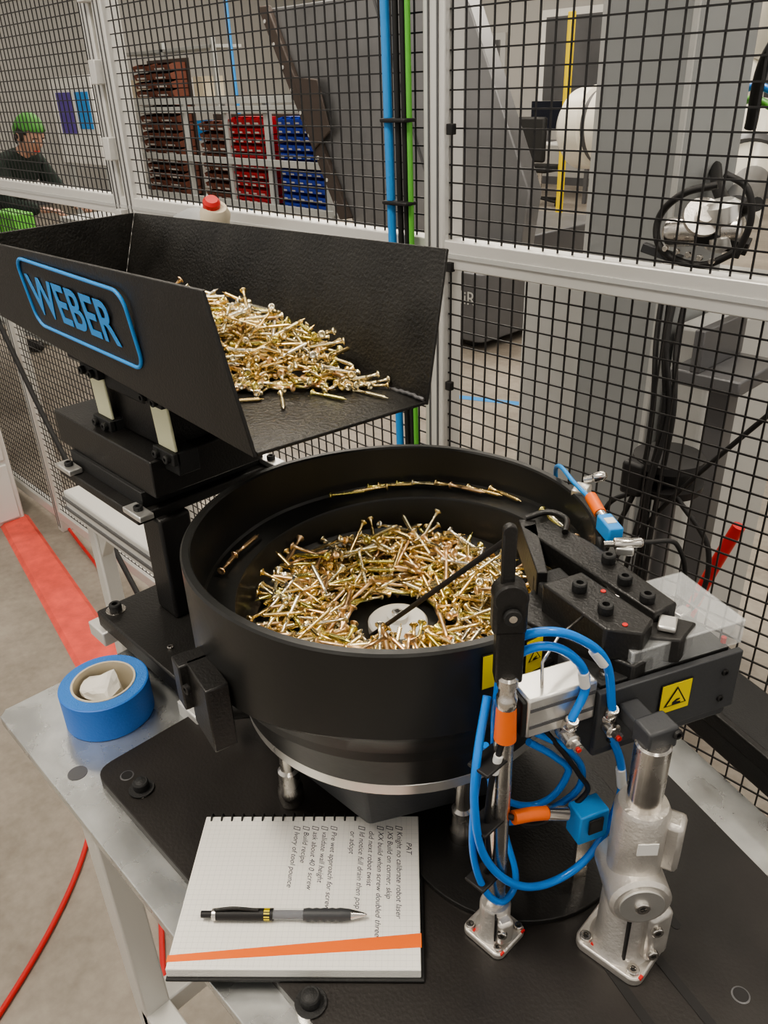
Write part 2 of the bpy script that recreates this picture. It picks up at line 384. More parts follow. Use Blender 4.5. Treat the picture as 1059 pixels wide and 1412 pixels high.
# ------------------------------------------------------------------ screws
def screw_template(L=.050,r=.0017,rt=.0027,rh=.0050,n=8):
    rings=[(.0018,.0004),(.0018,.0020),(.0,.0026),(.0003,rh*.8),(.0013,rh),(.0022,rh*.93),(.0030,rh*.55),(.0058,r*1.25),(.0062,r*1.05)]
    sm_end=L*.36
    rings.append((sm_end,r*1.05))
    k=14;st=(L*.9-sm_end)/(2*k)
    for i in range(2*k):
        rings.append((sm_end+st*(i+.7),rt if i%2==0 else r*.88))
    rings.append((L,.0002))
    vs=[];fs=[]
    for j,(t,rr) in enumerate(rings):
        for i in range(n):
            a=2*pi*i/n
            tt=t+(.0010*i/n if 10<=j<len(rings)-1 else 0)
            vs.append(Vector((tt-L/2,rr*cos(a),rr*sin(a))))
    for j in range(len(rings)-1):
        for i in range(n):
            fs.append((j*n+i,j*n+(i+1)%n,(j+1)*n+(i+1)%n,(j+1)*n+i))
    fs.append(tuple(range(n-1,-1,-1)))
    return vs,fs
TV,TF=screw_template()
def screws(name,parent,poses,mats,weights):
    vs=[];fs=[];mi=[]
    for (c,yaw,pitch,sc) in poses:
        Mx=Matrix.Rotation(yaw,3,'Z')@Matrix.Rotation(pitch,3,'Y')@Matrix.Rotation(random.random()*6,3,'X')
        b=len(vs);k=random.choices(range(len(mats)),weights)[0]
        for v in TV: 
            w=Mx@(v*sc);vs.append((w.x+c[0],w.y+c[1],w.z+c[2]))
        for f in TF: fs.append(tuple(i+b for i in f))
        mi+= [k]*len(TF)
    me=bpy.data.meshes.new(name);me.from_pydata(vs,[],fs);me.update()
    for m in mats: me.materials.append(M[m])
    me.polygons.foreach_set('material_index',mi)
    me.polygons.foreach_set('use_smooth',[True]*len(fs))
    o=bpy.data.objects.new(name,me);COL.objects.link(o)
    if parent:o.parent=parent
    return o
poses=[]
NS=880
vd=Vector((.731,-.682))
for i in range(NS):
    a=random.uniform(0,2*pi)
    r=sqrt(random.uniform(.044**2,.137**2))
    x=r*cos(a);y=r*sin(a)
    s=x*vd.x+y*vd.y
    yaw=random.uniform(0,2*pi)
    if r<.062:
        if s>-.015: continue
        yaw=a+pi/2+random.uniform(-.5,.5)
    h=.042*ss((r-.035)/.05)*(1-.40*ss((r-.110)/.03))
    if s>0 and r<.085: h*=.5
    u=(i/NS)
    tilt=random.gauss(0,.28)
    zc=.1735+.003+u*h+.025*abs(sin(tilt))*.8
    poses.append(((BC.x+x,BC.y+y,zc+.002),yaw,tilt,random.uniform(.90,1.03)))
for a in (92,100,107,113,122,128,135,139,146,154,203,213,60,66,50,44):
    L=zl(a if a>=30 else a+360);rr=.178+random.uniform(-.004,.003)
    ar=radians(a)
    poses.append(((BC.x+rr*cos(ar),BC.y+rr*sin(ar),L+.0056),ar+pi/2+random.uniform(-.12,.12)+(pi if random.random()<.8 else 0),random.uniform(-.05,.05),.93))
for a in (188,-8,2,10,-16,-2,6):
    rr=.146;ar=radians(a)
    poses.append(((BC.x+rr*cos(ar),BC.y+rr*sin(ar),.206+random.uniform(0,.01)),ar+pi/2+random.uniform(-.6,.6),random.uniform(-.3,.3),1.))
screws('screw_pile',None,poses,['zg','zs','zc','zy','zw'],[34,22,22,14,8])
# ------------------------------------------------------------------ hopper
hp=empty('hopper_tray_feeder')
E=Vector((-.577,.380,.368));F=Vector((-.556,.586,.366))
Bt=Vector((-.608,.367,.520));Ct=Vector((-.567,.630,.520))
A_=Vector((-1.17,.368,.510));A2=Vector((-1.17,.382,.404))
D=Vector((-1.215,.627,.507));D2=Vector((-1.205,.585,.404))
def sheet(name,pts,th,m):
    a,b,c=Vector(pts[0]),Vector(pts[1]),Vector(pts[2]);n=(b-a).cross(c-a).normalized()*th
    vs=[Vector(p) for p in pts]+[Vector(p)+n for p in pts];k=len(pts)
    return meshobj(name,hp,m,vs,[tuple(range(k)),tuple(reversed(range(k,2*k)))]+[(i,(i+1)%k,k+(i+1)%k,k+i) for i in range(k)],bevel=.0008)
sheet('wall_front',[A2,E,Bt,A_],.004,'blk')
sheet('wall_rear',[F,D2,D,Ct],.004,'tray')
sheet('wall_end',[D2,A2,A_,D],.004,'tray')
sheet('tray_floor',[A2,D2,F,E],-.004,'tray')
wb_=[]
for k in range(26):
    t=k/25;wb_.append(F+Vector((-.12*(1-t)-.001,-.004+.001*random.random(),.006+.003*random.random())))
tube('weld_bead',hp,'greyd',wb_,.0022,poly=True)
wn=(E-A2).cross(A_-A2).normalized()
if wn.y>0: wn=-wn
wx=Vector((1,0,-.012)).normalized();wy=wn.cross(wx);wy=wy if wy.z>0 else -wy
wx=wy.cross(wn).normalized()
def onwall(X,z):
    Y=A2.y-(wn.x*(X-A2.x)+wn.z*(z-A2.z))/wn.y
    return Vector((X,Y,z))+wn*.0045
lc=onwall(-.888,.459)
tl=text('logo_text',hp,'bluep','WEBER',.067,basis(lc-wx*.121-wy*.0232,wx,wy,wn),.0003,off=.0010)
tl.data.space_character=1.03
tl.scale=(.98,1.,1)
def rr3(w,h,r):
    return [lc+wx*x+wy*y for x,y in rrect(-w/2,w/2,-h/2,h/2,r,8)]
tube('logo_border',hp,'bluep',rr3(.268,.084,.019),.0021,cyclic=True,poly=True)
poses=[]
NH=720
for i in range(NH):
    u=random.random();Y=random.uniform(.404,.568)
    lim=min(-.615,-.712+(Y-.45)*.80)
    X=lim-(.93+lim)*(u**1.25)*1.0
    X=lim-random.uniform(0,1)**1.2*(.93+lim)
    edge=ss((lim+.012-X)/.09)
    tz=.404-(X+1.17)/(.59)*.036
    h=.062*edge*(1-.45*ss((Y-.51)/.08))*(.7 if X<-.88 else 1)
    tilt=random.gauss(0,.26)*(.3+.7*edge)
    zc=tz+.006+ (i/NH)*h+.023*abs(sin(tilt))
    poses.append(((X,Y,zc),random.uniform(0,2*pi),tilt,random.uniform(.82,.98)))
for X,Y,yaw in ((-.632,.515,.3),(-.655,.47,-.6),(-.685,.44,1.0),(-.606,.552,.2)):
    poses.append(((X,Y,.404-(X+1.17)/.59*.036+.006),yaw,.03,.90))
screws('hopper_screw_pile',None,poses,['zs','zw','zg','zc','zy'],[36,14,30,12,8])
bx('upper_block',hp,'blk',-1.12,-.845,.40,.56,.222,.272,.002)
bx('support_plate',hp,'blk',-1.092,-.862,.378,.60,.186,.200,.002)
bx('mid_plate',hp,'blkm',-1.08,-.875,.395,.585,.200,.222,.001)
for X,Y in ((-1.07,.385),(-.872,.385),(-.872,.592)):
    box('clamp_tab',hp,'alu',(X+.01,Y-.004,.205),(.045,.02,.008));bolt(hp,(X+.012,Y-.004,.209),.006,.006,'blkm')
bx('drive_block',hp,'blk',-1.03,-.865,.435,.54,.272,.34,.003)
prism('drive_top',hp,'blkm',[(-1.03,.425),(-.885,.425),(-.885,.55),(-1.03,.55)],.33,.372,.003)
for X in (-.840,-1.00):
    rt=Euler((0,radians(-6),0))
    box('leaf_spring',hp,'cream',(X,.424,.314),(.040,.004,.080),rot=rt)
    box('leaf_spring_b',hp,'cream',(X,.55,.314),(.040,.004,.080),rot=rt)
    box('spring_clamp_low',hp,'blkm',(X+.004,.420,.279),(.048,.010,.016))
    box('spring_clamp_top',hp,'blkm',(X-.004,.420,.350),(.048,.010,.016))
    box('spring_root',hp,'blkm',(X+.004,.435,.272),(.048,.03,.03))
    for dz,dx in ((.279,.004),(.350,-.004)):
        for s in(-.013,.013): bolt(hp,(X+dx+s,.415,dz),.0055,.006,'blkm',d=(0,-1,0))
bx('tray_bracket',hp,'blkm',-1.05,-.82,.41,.56,.362,.378,.001)
bx('column',hp,'blk',-.900,-.850,.400,.446,.036,.188,.004)
meshobj('gusset',hp,'blk',[(-.85,.420,.036),(-.80,.420,.036),(-.85,.420,.10),(-.85,.426,.036),(-.80,.426,.036),(-.85,.426,.10)],[(0,1,2),(3,5,4),(0,3,4,1),(1,4,5,2),(2,5,3,0)],bevel=.001)
bx('stand_base',hp,'blk',-.952,-.715,.332,.515,.010,.036,.003)
bx('stand_bar',hp,'alum',-.735,-.69,.325,.56,-.0125,.010,.002)
bx('stand_bar_b',hp,'alum',-.975,-.93,.325,.56,-.0125,.010,.002)
bx('bar_tab',hp,'alum',-.70,-.675,.33,.375,-.0125,.006,.002)
for X,Y in ((-.932,.352),(-.735,.352),(-.735,.49)):
    bolt(hp,(X,Y,.036),.0085,.010,'blkm',washer='steel')
bolt(hp,(-.80,.36,.036),.004,.004,'steel')
bolt(hp,(-.69,.352,.010),.005,.004,'steel')
al=empty('aluminium_profile_frame')
bx('beam',al,'alum',-1.50,-.985,.515,.58,-.085,-.03,.004)
for zz in(-.046,-.068): bx('groove',al,'greyd',-1.50,-.985,.512,.516,zz-.003,zz+.003,0)
bx('leg',al,'alum',-1.50,-1.465,.545,.58,FZ,-.085,.004)
meshobj('gusset',al,'alum',[(-1.465,.55,-.085),(-1.39,.55,-.085),(-1.465,.55,-.19),(-1.465,.575,-.085),(-1.39,.575,-.085),(-1.465,.575,-.19)],[(0,2,1),(3,4,5),(0,1,4,3),(1,2,5,4),(2,0,3,5)],bevel=.002)
# ------------------------------------------------------------------ separator
gx=empty('screw_separator')
GO=Vector((-.233,.434,0));gu=Vector((.39,.92,0)).normalized();gn=Vector((.92,-.39,0)).normalized();grz=atan2(gu.y,gu.x)
def G(u,n,z): return GO+gu*u+gn*n+Vector((0,0,z))
def gbox(name,m,u0,u1,n0,n1,z0,z1,bevel=.0015,p=None):
    return box(name,p or gx,m,G((u0+u1)/2,(n0+n1)/2,(z0+z1)/2),(u1-u0,n1-n0,z1-z0),rz=grz,bevel=bevel)
gbox('body','housing',0,.132,-.085,0,.190,.255,.003)
gbox('body_top','blkm',.004,.126,-.08,-.004,.255,.260,.001)
gbox('front_lip','housing',-.002,.134,-.002,.004,.202,.259,.001)
for (n,a) in (('cover_front',(.03,.138,-.006,-.004,.260,.282)),('cover_back',(.03,.138,-.082,-.080,.260,.282)),('cover_l',(.03,.032,-.082,-.004,.260,.282)),('cover_r',(.136,.138,-.082,-.004,.260,.282)),('cover_top',(.03,.138,-.082,-.004,.281,.283))):
    gbox(n,'clear',*a,bevel=.0003)
for u,n in ((.012,-.012),(.025,-.05),(.045,-.03),(.07,-.06),(.10,-.03),(.118,-.07)):
    bolt(gx,G(u,n,.260),.0042,.006,'steel')
for u,n in ((.05,-.055),(.085,-.02),(.115,-.05)):
    box('inner_part',gx,'steel',G(u,n,.265),(.016,.010,.008),rz=grz+.3)
for u,n in ((.03,-.02),(.125,-.01)):
    cyl('red_mark',gx,'red',G(u,n,.259),G(u,n,.2655),.0022)
for u,z in ((.118,.215),(.118,.242),(.012,.21)): bolt(gx,G(u,.004,z),.003,.002,'rubber',d=gn)
label(gx,'warning_label',G(.070,.0045,.234),gn,.030,.030)
gbox('pneumatic_cylinder','alu',-.062,-.002,-.03,0,.233,.270,.002)
gbox('cylinder_cap','rubber',-.066,-.062,-.029,-.001,.235,.268,.001)
for z in(.244,.260): gbox('cyl_groove','greyd',-.060,-.004,-.0005,.0006,z-.0015,z+.0015,0)
bolt(gx,G(-.066,-.015,.252),.006,.002,'steel',d=-gu)
tube('guard_wire',gx,'steel',[G(-.045,-.01,.270),G(-.045,-.012,.292),G(-.02,-.03,.296),G(.012,-.045,.296),G(.012,-.045,.260)],.0013,poly=True)
def fitting(p,d,name='push_fitting'):
    p=Vector(p);d=Vector(d).normalized()
    lathe(name,gx,'steel',p,d,[(.0045,0),(.0045,.004),(.0062,.005),(.0062,.011),(.0048,.012),(.0048,.019),(.0036,.02)],6,ang=20)
    lathe(name+'_collar',gx,'steel',p,d,[(.0052,.011),(.0056,.012),(.0056,.018),(.0045,.020)],20)
for q in (G(-.028,.0,.228),G(.008,.0,.226)):
    fitting(q,(.35,-.1,.9));lathe('banjo',gx,'steel',q-gn*.004,gn,[(.0065,0),(.0065,.016),(.005,.017)],20)
    lathe('hex',gx,'steel',q+gn*.013,gn,[(.0042,0),(.0042,.006)],6,ang=20);cyl('red_dot',gx,'red',q+gn*.019-Vector((0,0,.001)),q+gn*.0205-Vector((0,0,.001)),.002)
at=empty('air_tube')
FA=G(.008,0,.226)+Vector((.006,-.002,.018));FB=G(-.028,0,.228)+Vector((.006,-.002,.018))
tube('tube_a',at,'blue',[(-.292,.385,.20),(-.287,.380,.27),(-.272,.374,.318),(-.254,.384,.331),(-.240,.406,.321),(-.229,.430,.292),FA],.0034)
tube('tube_b',at,'blue',[(-.290,.382,.19),(-.285,.376,.26),(-.270,.372,.305),(-.253,.386,.318),(-.240,.408,.300),(-.236,.418,.272),FB],.0034)
tube('tube_loop',at,'blue',[G(.012,.004,.215),(-.219,.456,.18),(-.217,.461,.145),(-.221,.450,.10),(-.230,.430,.068),(-.245,.399,.058),(-.257,.368,.080),(-.268,.345,.125),(-.273,.338,.180),(-.278,.345,.22),(-.290,.37,.26)],.0034)
tube('tube_back',at,'blue',[(-.262,.395,.225),(-.25,.42,.20),(-.243,.44,.165),(-.25,.44,.13),(-.28,.41,.10),(-.285,.38,.13),(-.288,.375,.2)],.0030)
tube('tube_back_b',at,'blue',[(-.265,.392,.215),(-.255,.415,.19),(-.25,.43,.165),(-.27,.42,.12),(-.29,.39,.14),(-.290,.37,.21)],.0030)
tube('tube_low',at,'blue',[(-.286,.360,.21),(-.280,.346,.17),(-.276,.342,.12),(-.268,.350,.075),(-.262,.366,.052),(-.27,.395,.045),(-.30,.42,.05),(-.34,.44,.09)],.0030)
tube('black_lead',at,'rubber',[(-.26,.40,.23),(-.24,.43,.17),(-.238,.44,.14),(-.26,.40,.12),(-.275,.37,.16)],.0022)
for z in(.085,.15,.215): box('cable_tie',at,'rubber',(-.274,.356,z),(.020,.030,.003),bevel=.001)
for p1,p2 in(((-.234,.420,.305),(-.2295,.429,.290)),((-.237,.414,.287),(-.2362,.417,.273)),((-.2185,.457,.172),(-.217,.461,.15))):
    tube('white_marker',at,'whitep',[p1,p2],.0041,poly=True)
os_=empty('photo_sensor')
box('body',os_,'bluep',(-.232,.438,.118),(.028,.020,.032),rz=grz)
box('front_face',os_,'rubber',(-.221,.4335,.122),(.014,.002,.016),rz=grz)
box('mount',os_,'steel',(-.240,.450,.06),(.014,.004,.12),rz=grz,bevel=.0005)
tube('orange_plug',os_,'orange',[(-.262,.374,.148),(-.256,.388,.145),(-.250,.402,.140)],.0058)
tube('plug_nut',os_,'steel',[(-.250,.402,.140),(-.242,.419,.132)],.0062,poly=True)
tube('lead',os_,'rubber',[(-.262,.374,.148),(-.272,.366,.15),(-.280,.365,.12)],.0025)
# ------------------------------------------------------------------ stands
s1=empty('level_sensor_stand')
S=Vector((-.271,.368,0))
def flange(parent,S,w,d,h,m='cast',rz=0):
    pts=rrect(-w/2,w/2,-d/2,d/2,min(w,d)*.18)
    c,s=cos(rz),sin(rz)
    prism('base_flange',parent,m,[(S.x+x*c-y*s,S.y+x*s+y*c) for x,y in pts],0,h,.0015)
    for sx in(-1,1):
        for sy in(-1,1):
            x=sx*w*.36;y=sy*d*.36;q=(S.x+x*c-y*s,S.y+x*s+y*c,h)
            bolt(parent,q,w*.085,.004,'steel');bx('red_mark',parent,'red',q[0]+w*.1,q[0]+w*.14,q[1]-.002,q[1]+.002,h-.001,h+.001,0)
flange(s1,S,.043,.040,.007)
lathe('collar',s1,'cast',S,(0,0,1),[(.018,.006),(.0135,.014),(.0135,.040),(.012,.043)],28)
box('clamp_ear',s1,'cast',S+Vector((.014,-.006,.026)),(.014,.014,.026),rz=-.4,bevel=.003)
bolt(s1,S+Vector((.018,-.012,.03)),.0042,.004,'steel',d=(.5,-.85,0))
box('clamp_split',s1,'rubber',S+Vector((.010,-.012,.028)),(.0015,.006,.028),rz=.7,bevel=0)
cyl('pole',s1,'steel',S+Vector((0,0,.04)),S+Vector((0,0,.240)),.0078)
cyl('orange_plug',s1,'orange',S+Vector((.004,-.004,.236)),S+Vector((.003,-.003,.268)),.0085,.0075)
lathe('plug_nut',s1,'steel',S+Vector((.003,-.003,.266)),(0,0,1),[(.007,0),(.0078,.002),(.0078,.010),(.0065,.012),(.0065,.020),(.0078,.021),(.0078,.028),(.006,.030)],20)
tube('signal_cable',s1,'rubber',[S+Vector((.004,-.005,.240)),S+Vector((.0,-.012,.20)),S+Vector((-.002,-.014,.15)),S+Vector((.0,-.012,.10)),S+Vector((-.02,.0,.05)),(-.31,.40,.004)],.0024)
tube('marker',s1,'whitep',[S+Vector((.0025,-.009,.222)),S+Vector((.001,-.0115,.205))],.0036,poly=True)
rl=atan2(.731,.682)
lt=Vector((.682,.731,0));tw=Vector((.731,-.682,0))
box('bracket',s1,'blk',S+Vector((0,0,.316)),(.020,.014,.052),rz=rl,bevel=.002)
box('bracket_cheek',s1,'blk',S-lt*.001+Vector((0,0,.350)),(.024,.016,.034),rz=rl,bevel=.003)
cyl('bracket_head',s1,'blk',S+Vector((0,0,.362))-tw*.008-lt*.001,S+Vector((0,0,.362))+tw*.008-lt*.001,.0122)
cyl('hinge_pin',s1,'blkm',S+Vector((0,0,.350))+tw*.008,S+Vector((0,0,.350))+tw*.012,.0062)
cyl('hinge_pin_core',s1,'steel',S+Vector((0,0,.350))+tw*.012,S+Vector((0,0,.350))+tw*.0125,.0028)
box('lever_arm',s1,'blk',S+Vector((0,0,.390))-lt*.003,(.0095,.006,.046),rz=rl,bevel=.0015)
cyl('lever_tip',s1,'blk',S+Vector((0,0,.412))-tw*.003-lt*.003,S+Vector((0,0,.412))+tw*.003-lt*.003,.0048)
cyl('feeler_rod',s1,'rubber',S+Vector((-.004,.002,.405)),(-.482,.426,.186),.0022,seg=14)
s2=empty('separator_stand')
T=Vector((-.186,.436,0))
flange(s2,T,.062,.056,.009,rz=.05)
lathe('lower_clamp',s2,'cast',T,(0,0,1),[(.027,.008),(.022,.016),(.021,.07),(.018,.078)],32)
box('clamp_ear',s2,'cast',T+Vector((.022,.006,.04)),(.022,.024,.056),rz=-.3,bevel=.005)
for z in(.025,.055): bolt(s2,T+Vector((.03,-.004,z)),.005,.004,'steel',d=(.8,-.6,0))
box('clamp_split',s2,'rubber',T+Vector((.012,-.0175,.045)),(.002,.008,.058),rz=.8,bevel=0)
cyl('swivel_boss',s2,'cast',T+Vector((0,0,.092))-tw*.024,T+Vector((0,0,.092))+tw*.028,.025,seg=36)
cyl('swivel_cap',s2,'alu',T+Vector((0,0,.092))+tw*.028,T+Vector((0,0,.092))+tw*.030,.018,seg=36)
bolt(s2,T+Vector((0,0,.092))+tw*.0295,.006,.003,'steel',d=tw)
lathe('upper_clamp',s2,'cast',T,(0,0,1),[(.021,.095),(.0215,.12),(.0215,.170),(.019,.176)],32)
box('upper_ear',s2,'cast',T+Vector((.02,.012,.14)),(.02,.02,.05),rz=.3,bevel=.004)
box('id_tag',s2,'whitep',T+Vector((0,0,.148))+tw*.0215,(.016,.001,.012),rz=rl,bevel=0)
cyl('pillar',s2,'steel',T+Vector((0,0,.172)),T+Vector((0,0,.238)),.0135,seg=36)
box('top_bracket',s2,'housing',T+Vector((-.002,.004,.243)),(.026,.020,.020),rz=grz,bevel=.002)
box('bridge',s2,'housing',(T.x-.018,T.y+.012,.238),(.036,.018,.014),rz=radians(-25),bevel=.002)
bolt(s2,T+Vector((.008,.012,.246)),.004,.006,'rubber',d=gn)
# ------------------------------------------------------------------ notebook & pen
nb=empty('notebook')
TL=Vector((-.555,.251,0));TR=Vector((-.402,.402,0));BR=Vector((-.286,.293,0));BL=Vector((-.438,.139,0))
nxv=(TR-TL).normalized();nyv=(TL-BL).normalized();ctr=(TL+TR+BR+BL)/4;na=atan2(nxv.y,nxv.x);W_=.217;H_=.160
def N_(x,y,z): return ctr+nxv*x+Vector((-nxv.y,nxv.x,0))*y+Vector((0,0,z))
box('cover',nb,'blkm',N_(.001,-.001,.0020),(W_+.004,H_+.004,.003),rz=na,bevel=.001)
box('pages',nb,'white',N_(0,0,.0085),(W_,H_,.011),rz=na,bevel=.0008)
for k in range(5):
    box('page_edge',nb,'greyl',N_(0,-.0001,.005+k*.002),(W_+.0003,H_+.0003,.0002),rz=na,bevel=0)
vs=[N_(-W_/2-.001,-H_/2+.006,.0143),N_(W_/2+.001,-H_/2+.020,.0143),N_(W_/2+.001,-H_/2+.033,.0143),N_(-W_/2-.001,-H_/2+.012,.0143)]
vs+=[v-Vector((0,0,.0008)) for v in vs]
meshobj('orange_ribbon',nb,'orange',vs,[(0,1,2,3),(4,7,6,5),(0,4,5,1),(1,5,6,2),(2,6,7,3),(3,7,4,0)])
V_=[];F_=[]
for i in range(30):
    yy=-H_/2+.003+i*.0052
    mtube(V_,F_,N_(-W_/2+.001,yy,.01402),N_(W_/2-.001,yy,.01402),.00008)
for i in range(41):
    xx=-W_/2+.002+i*.0052
    mtube(V_,F_,N_(xx,-H_/2+.001,.01402),N_(xx,H_/2-.001,.01402),.00008)
meshobj('grid_lines',nb,'greyl',V_,F_)
for i in range(15):
    xx=-W_/2+.006+i*.0105
    c0=N_(xx,H_/2-.001,.008);ud=Vector((-nxv.y,nxv.x,0))
    tube('spiral_ring',nb,'rubber',[c0+ud*.006*cos(t)+Vector((0,0,.0078*sin(t))) for t in [k*2*pi/10 for k in range(10)]],.0010,cyclic=True)
ydir=Vector((-nxv.y,nxv.x,0))
lines=['PAT','\u25a1 Knight no calibrate robot laser','\u25a1 XS Build on corner, skip','\u25a1 XX build when screw doubled three','   did next robot twist','\u25a1 Id notice full drain then pop','   or adopt','','\u25a1 Pre wet approach for screw','\u25a1 validate wall height','\u25a1 ask about 40 0 screw','\u25a1 Build recipe','\u25a1 Ivory of tool pounce']
for i,s in enumerate(lines):
    if not s: continue
    p0=N_(W_/2-.012-i*.0093,H_/2-.012-(.02 if i==0 else 0),.0142)
    tt=text('handwriting',nb,'ink',s.replace('\u25a1','[]'),.0075,basis(p0,-ydir,nxv,(0,0,1)),0.)
    tt.data.shear=.3
pn=empty('pen')
p0=Vector((-.4515,.1930,.0205));p1=Vector((-.353,.2905,.0200));d=(p1-p0).normalized();L=(p1-p0).length
lathe('barrel',pn,'rubber',p0,d,[(.0035,0),(.0050,.002),(.0052,.03),(.0052,.055)],20)
lathe('clear_barrel',pn,'clear',p0,d,[(.0050,.055),(.0050,.082)],20)
lathe('refill',pn,'ink',p0,d,[(.0036,.050),(.0036,.088)],12)
lathe('refill_label',pn,'yel',p0,d,[(.0053,.047),(.0053,.052)],12)
lathe('grip',pn,'housing',p0,d,[(.0050,.082)]+[(.0056 if k%2 else .0050,.083+k*.0035) for k in range(10)]+[(.0045,L-.014)],20,ang=80)
lathe('tip',pn,'steel',p0,d,[(.0045,L-.014),(.002,L-.003),(.0006,L)],16)
lathe('clicker',pn,'rubber',p0-d*.010,d,[(.003,0),(.003,.011)],14)
tube('clip',pn,'blk',[p0+d*.003+Vector((0,0,.006)),p0+d*.02+Vector((0,0,.0085)),p0+d*.042+Vector((0,0,.006))],.0014)
cyl('band',pn,'steel',p0+d*.0,p0+d*.004,.0052)
# ------------------------------------------------------------------ tape roll
tp=empty('masking_tape_roll')
Tc=Vector((-.803,.268,-.0125))
lathe('tape',tp,'tape',Tc,(0,0,1),[(.0385,0),(.052,0),(.0535,.001),(.0535,.047),(.052,.048),(.0385,.048),(.0385,0)],64,cap=False)
lathe('side_face',tp,'tapes',Tc,(0,0,1),[(.052,.0482),(.0385,.0484)],64,cap=False)
lathe('core',tp,'tan',Tc,(0,0,1),[(.0385,.0),(.0385,.0495),(.036,.0495),(.036,0)],64,cap=False)
bm=bmesh.new();bmesh.ops.create_icosphere(bm,subdivisions=3,radius=1)
rs=random.Random(4)
pl_=[(Vector((rs.gauss(0,1),rs.gauss(0,1),rs.gauss(.3,1))).normalized(),rs.uniform(.62,.95)) for _ in range(26)]
for v in bm.verts:
    c=v.co.copy()
    for n_,dd in pl_:
        k=c.dot(n_)
        if k>dd: c-=n_*(k-dd)*1.25
    v.co=Vector((c.x*.033,c.y*.030,c.z*.026+(.014*max(0,c.z)*max(0,.6+c.y))))
me=bpy.data.meshes.new('tissue');bm.to_mesh(me);bm.free()
o=bpy.data.objects.new('crumpled_tissue',me);link(o,tp,'tissue');o.location=Tc+Vector((0,0,.034));sm(o,14)
# ------------------------------------------------------------------ left floor things
mt=empty('red_floor_mat')
a=Vector((-3.25,.89,FZ));b=Vector((-2.05,.70,FZ));dd=(b-a).normalized();nn=Vector((-dd.y,dd.x,0))
meshobj('mat',mt,'redmat',[a-nn*.06,b-nn*.075,b+nn*.075,a+nn*.06]+[v+Vector((0,0,.012)) for v in (a-nn*.045,b-nn*.06,b+nn*.06,a+nn*.045)],[(3,2,1,0),(4,5,6,7),(0,1,5,4),(1,2,6,5),(2,3,7,6),(3,0,4,7)])
cbn=empty('white_cabinet')
bx('carcass',cbn,'whitep',-4.0,-3.22,.42,.93,FZ,-.34,.006)
bx('drawer_front',cbn,'whitep',-3.222,-3.21,.44,.91,-.88,-.64,.004)
bx('drawer_front_b',cbn,'whitep',-3.222,-3.21,.44,.91,-.62,-.36,.004)
fc=empty('floor_cable')
tube('red_cable',fc,'red',[(-3.3,1.05,FZ+.006),(-2.9,1.0,FZ+.006),(-2.4,.9,FZ+.006),(-1.9,.62,FZ+.006),(-1.45,.35,FZ+.006),(-1.2,.05,FZ+.006),(-1.05,-.3,FZ+.006)],.006)
tube('red_cable_b',fc,'red',[(-1.5,.55,FZ+.006),(-1.1,.35,FZ+.006),(-.9,.22,FZ+.006),(-.75,-.1,FZ+.006)],.006)
tube('black_cable',fc,'rubber',[(-3.0,.95,0.0),(-2.75,.95,-.35),(-2.35,.93,-.7),(-1.9,.85,-.88),(-1.4,.7,-.89)],.009)
es=empty('emergency_stop_button')
cyl('stand',es,'greyd',(-1.48,.90,FZ),(-1.48,.90,.38),.02)
lathe('dome',es,'grey',(-1.50,.90,.385),(.2,0,1),[(.05,0),(.055,.03),(.045,.06),(.02,.075)],28)
lathe('beige_body',es,'tan',(-1.445,.915,.43),(.3,-.1,.6),[(.028,0),(.030,.03),(.022,.045)],24)
lathe('red_knob',es,'red',(-1.435,.905,.463),(.5,-.2,.8),[(.012,0),(.017,.006),(.017,.02),(.012,.026)],24)
# ------------------------------------------------------------------ right-hand side behind fence
rc=empty('robot_cell_column')
bx('column',rc,'grey',-.995,-.80,1.55,1.80,FZ,2.2,.006)
bx('face_edge',rc,'greyl',-.995,-.985,1.545,1.552,FZ,2.2,0)
bx('face_edge_b',rc,'greyl',-.81,-.80,1.545,1.552,FZ,2.2,0)
cab=empty('robot_controller_cabinet')
bx('carcass',cab,'greyl',-1.27,-.74,1.82,2.2,FZ,.21,.01)
bx('door',cab,'grey',-1.25,-1.01,1.81,1.822,FZ+.05,.17,.004)
bx('side_panel',cab,'greyl',-1.19,-1.0,1.60,1.80,FZ,.245,.008)
bx('side_panel_b',cab,'greyl',-.79,-.70,1.60,1.80,FZ,.20,.008)
bx('top_tray',cab,'greyd',-.70,-.56,1.42,1.6,.14,.17,.004)
bx('bracket',cab,'greyd',-.66,-.64,1.42,1.6,.17,.25,.002)
bx('stem',cab,'greyd',-.65,-.61,1.5,1.55,FZ,.14,.002)
cg=empty('cable_reel')
lathe('reel',cg,'rubber',(-.56,1.18,.045),(0,0,1),[(.035,0),(.06,.004),(.062,.018),(.040,.022),(.040,.045),(.060,.050),(.058,.062),(.02,.066)],36)
box('bracket',cg,'rubber',(-.59,1.14,.075),(.04,.05,.06),bevel=.006)
for i,(dx,dy) in enumerate(((0,0),(.015,.01),(-.02,.01),(.008,-.01))):
    tube('hanging_cable_%d'%i,cg,'rubber',[(-.60+dx*1.2,1.2+dy,.40),(-.585+dx,1.16+dy,.30),(-.555+dx,1.13,.2),(-.56+dx,1.12+dy,.08),(-.575+dx*2,1.12,-.05),(-.60+dx*3,1.14,-.18)],.0045)
tube('loop_cable',cg,'rubber',[(-.52,1.14,.06),(-.45,1.14,-.02),(-.47,1.14,-.15),(-.58,1.14,-.2),(-.66,1.14,-.12),(-.64,1.14,.0),(-.58,1.14,.05)],.0045)
tube('stay_rod',cg,'rubber',[(-.35,1.1,.30),(-.52,1.13,.06),(-.66,1.15,-.18)],.004)
cyl('reel_post',cg,'greyd',(-.56,1.2,FZ),(-.56,1.2,.05),.015)
rh=empty('red_hand_tool')
